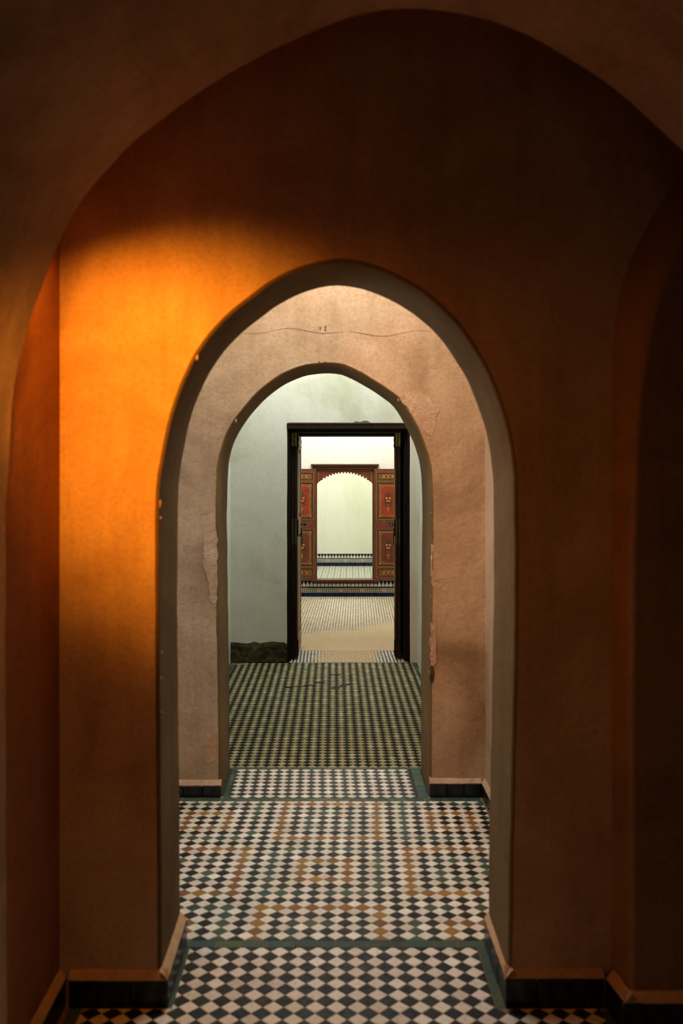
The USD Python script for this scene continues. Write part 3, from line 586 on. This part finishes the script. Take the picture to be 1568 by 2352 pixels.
# ---------------------------------------------------------------- the painted window
WC = (OX0 + OX1) / 2
t = thing('window_1', 'red-brown painted window with scalloped arch and heavy wooden mouldings', 'window', (WC, WNF, SZ), kind='structure')
FX0, FX1 = at(714, 0, WNF)[0], at(869.5, 0, WNF)[0]
zt = at(0, 1066, WNF)[2]
part(t, 'lintel', cat([box(FX0, FX1, WNF - .055, WNF + .02, zt - .022, zt, .004), box(FX0 + .012, FX1 - .012, WNF - .043, WNF + .02, zt - .042, zt - .018, .004), box(FX0 + .028, FX1 - .028, WNF - .032, WNF + .02, zt - .068, zt - .038, .004)]), M['wood_brown'])
part(t, 'sill', cat([box(FX0, FX1, WNF - .06, WNF + .12, SZ - .024, SZ, .004), box(FX0 + .006, FX1 - .006, WNF - .045, WNF + .02, SZ - .040, SZ - .022, .004), box(FX0 + .02, FX1 - .02, WNF - .03, WNF + .02, SZ - .054, SZ - .038, .004)]), M['wood_brown'])
part(t, 'jamb', cat([box(FX0 + .01, OX0 + .004, WNF - .012, WNF + .12, SZ, TZ + .01, .003)]), M['wood_brown'])
part(t, 'jamb', cat([box(OX1 - .004, FX1 - .01, WNF - .012, WNF + .12, SZ, TZ + .01, .003)]), M['wood_brown'])
zf, za = at(0, 1112, WNF)[2], at(0, 1087, WNF)[2]
hw = (OX1 - OX0) / 2
arc = [(WC + hw * s, zf + (za - zf) * (1 - abs(s) ** 2.15)) for s in np.linspace(-1, 1, 61)]
board = Polygon([(OX0, TZ + .01)] + arc + [(OX1, TZ + .01)]).buffer(0)
cut = [Point(a, b + .0075).buffer(.0105, 12) for a, b in [(lambda s: (WC + hw * s, zf + (za - zf) * (1 - abs(s) ** 2.15)))(s) for s in np.linspace(-.755, .755, 15)]]
cut += [Point(WC + sg * hw * s, zf + (za - zf) * (1 - abs(s) ** 2.15) - .004).buffer(.011, 10) for s in (.84, .915) for sg in (-1, 1)]
board = board.difference(unary_union(cut))
bp = part(t, 'scalloped_board', extrude_front(board, WNF - .004, .02), M['wood_red'], label='carved board with pierced scalloped arch edge')
line = LineString([(OX0 + .022, zf + .02), (OX0 + .022, TZ - .018), (OX1 - .022, TZ - .018), (OX1 - .022, zf + .02)]).buffer(.0022, cap_style=2, join_style=2)
part(bp, 'gold_line', extrude_front(line, WNF - .006, .003), M['paint_gold'])

def notched(cx, cz, w, h, r):
    """a painted cartouche: a tall panel whose corners step in"""
    p = sbox(cx - w / 2, cz - h / 2, cx + w / 2, cz + h / 2)
    for sx in (-1, 1):
        for sz in (-1, 1): p = p.difference(Point(cx + sx * w / 2, cz + sz * h / 2).buffer(r, 10))
    return p.buffer(-.004).buffer(.004)
def shutter(label, x0, x1, hinge_right, bright):
    y = WNF - .045; cx = (x0 + x1) / 2; w = x1 - x0
    Zp = lambda py: at(0, py, WNF)[2]
    zb, ztp = Zp(1330.5), Zp(1077)
    th = thing('shutter', label, 'shutter', (cx, y, zb))
    part(th, 'board', box(x0 + .006, x1 - .006, y + .006, y + .026, zb, ztp), M['paint_maroon'])
    st_w = .037
    part(th, 'stile', box(x0, x0 + st_w, y, y + .03, zb, ztp, .002), M['wood_red']); part(th, 'stile', box(x1 - st_w, x1, y, y + .03, zb, ztp, .002), M['wood_red'])
    for a, b in ((1330.5, 1325), (1304, 1300.5), (1215, 1192.5), (1108, 1104), (1085, 1077)):
        part(th, 'rail', box(x0 + st_w - .001, x1 - st_w + .001, y + .001, y + .029, Zp(a), Zp(b), .0015), M['wood_red'])
    ix0, ix1 = x0 + st_w, x1 - st_w
    def frame(a, b, wd, pos, m, yy, tk, nm, par):
        q = sbox(ix0 + pos, Zp(a) + pos, ix1 - pos, Zp(b) - pos); part(par, nm, extrude_front(q.difference(q.buffer(-wd, join_style=2)), yy, tk), m)
    for k, (a, b) in enumerate(((1300.5, 1215), (1192.5, 1108))):
        zc = (Zp(a) + Zp(b)) / 2; hh = Zp(b) - Zp(a); ww = ix1 - ix0
        pn = part(th, 'panel', box(ix0 + .022, ix1 - .022, y + .003, y + .012, Zp(a) + .022, Zp(b) - .022, .003), M['paint_brown'], label='large painted panel with flower vase')
        frame(a, b, .0035, -.002, M['paint_gold'], y - .001, .004, 'gold_line', pn)
        frame(a, b, .020, .002, M['paint_green'], y + .004, .004, 'green_border', pn)
        red = notched(cx, zc, ww - .098, hh - .092, .026)
        part(pn, 'red_field', extrude_front(red, y + .0018, .003), M['paint_red'] if k else M['paint_maroon'])
        part(pn, 'cartouche_line', extrude_front(red.buffer(.004).difference(red.buffer(-.001)), y + .0008, .003), M['paint_gold'])
        for sx in (-1, 1):
            for sz in (-1, 1):
                qx, qz = cx + sx * (ww / 2 - .028), zc + sz * (hh / 2 - .028)
                tri = Polygon([(qx, qz), (qx - sx * .030, qz), (qx, qz - sz * .034)])
                part(pn, 'corner_ornament', extrude_front(tri.difference(tri.buffer(-.006)), y + .0014, .003), M['paint_gold'])
        sc = hh / .465
        def dab(px_, pz_, r_, m, nm, squash=1.0): part(pn, nm, extrude_front(affinity.scale(Point(cx + px_, zc + pz_).buffer(r_, 8), 1, squash), y + .0002, .003), m)
        leaf_ = lambda a, b, L, wd, ang: affinity.translate(affinity.rotate(affinity.scale(Point(0, 0).buffer(1, 5), wd, L), ang, origin=(0, 0)), cx + a, zc + b * sc)
        stems = LineString([(cx, zc - .075 * sc), (cx, zc + .105 * sc)]).buffer(.0022)
        foliage = unary_union([stems] + [leaf_(sg * a, b, L, wd, -sg * ang) for sg in (-1, 1) for a, b, L, wd, ang in [(.010, .095, .016, .0055, 25), (.018, .074, .016, .006, 45), (.032, .062, .015, .006, 60), (.042, .036, .016, .007, 75), (.030, .014, .015, .007, 70), (.046, .004, .014, .006, 95), (.036, -.018, .016, .007, 100), (.022, -.030, .014, .008, 110), (.040, -.044, .017, .007, 80), (.026, -.060, .014, .006, 120), (.012, -.020, .012, .007, 40), (.010, .058, .012, .006, 20), (.012, -.068, .010, .006, 60)]] + [leaf_(0, .122, .016, .004, 0), leaf_(0, .018, .014, .008, 0), leaf_(0, -.045, .016, .009, 0)])
        part(pn, 'foliage', extrude_front(foliage, y + .0012, .002), M['paint_leaf'])
        for a, b, r_ in ((-.021, .035, .0125), (.021, .035, .0125), (-.012, .000, .0105), (.012, .000, .0105)):
            dab(a, b * sc, r_, M['paint_flower'], 'flower'); part(pn, 'flower_heart', extrude_front(Point(cx + a, zc + b * sc).buffer(r_ * .35, 6), y - .0006, .003), M['paint_maroon'])
        for a, b, r_ in ((-.008, -.052, .0045), (.008, -.052, .0045)): dab(a, b * sc, r_, M['paint_flower'], 'flower')
        vase = unary_union([LineString([(cx - .016, zc - .083 * sc), (cx - .010, zc - .079 * sc), (cx - .007, zc - .100 * sc), (cx, zc - .118 * sc), (cx + .007, zc - .100 * sc), (cx + .010, zc - .079 * sc), (cx + .016, zc - .083 * sc)]).buffer(.0022), LineString([(cx - .006, zc - .128 * sc), (cx + .006, zc - .128 * sc)]).buffer(.002)])
        part(pn, 'vase', extrude_front(vase, y + .0004, .003), M['paint_flower'])
    for a, b in ((1325, 1304), (1104, 1085)):
        zc = (Zp(a) + Zp(b)) / 2
        pn = part(th, 'panel', box(ix0 + .018, ix1 - .018, y + .004, y + .012, Zp(a) + .016, Zp(b) - .018, .003), M['paint_brown'], label='small painted panel')
        frame(a, b, .0035, -.002, M['paint_gold'], y - .001, .004, 'gold_line', pn); frame(a, b, .016, .002, M['paint_green'], y + .004, .004, 'green_border', pn)
        car = unary_union([sbox(cx - .060, zc - .013, cx + .060, zc + .013), Point(cx - .06, zc).buffer(.017), Point(cx + .06, zc).buffer(.017)])
        part(pn, 'cartouche_line', extrude_front(car.difference(car.buffer(-.0035)), y + .0022, .003), M['paint_gold'])
        for a_ in (-.055, -.0, .055): part(pn, 'flower', extrude_front(Point(cx + a_, zc).buffer(.0085, 6), y + .0022, .003), M['paint_flower'])
        part(pn, 'foliage', extrude_front(sbox(cx - .042, zc - .006, cx + .042, zc + .006), y + .003, .002), M['paint_leaf'])
sxl, sxr = at(858.7, 0, WNF - .045)[0], at(924, 0, WNF - .045)[0]
shutter('left red painted shutter with flower panels, folded open against the wall', at(660.5, 0, WNF - .045)[0], at(726, 0, WNF - .045)[0], True, 1)
shutter('right red painted shutter with flower panels, folded open against the wall', sxl, sxr, False, 1)
# the tall side window that lights the small arch room
t = thing('window_2', 'plain wooden window frame in the side wall of the arch room', 'window', (-1.5, 3.72, 1.23), kind='structure')
for a in ((-1.56, -1.49, 3.30, 3.345, 1.23, 2.27), (-1.56, -1.49, 4.095, 4.14, 1.23, 2.27), (-1.56, -1.49, 3.30, 4.14, 1.23, 1.275), (-1.56, -1.49, 3.30, 4.14, 2.225, 2.27)):
    part(t, 'frame', box(*a, .004), M['wood_brown'])
part(t, 'mullion', box(-1.545, -1.505, 3.70, 3.74, 1.25, 2.25, .004), M['wood_brown'])
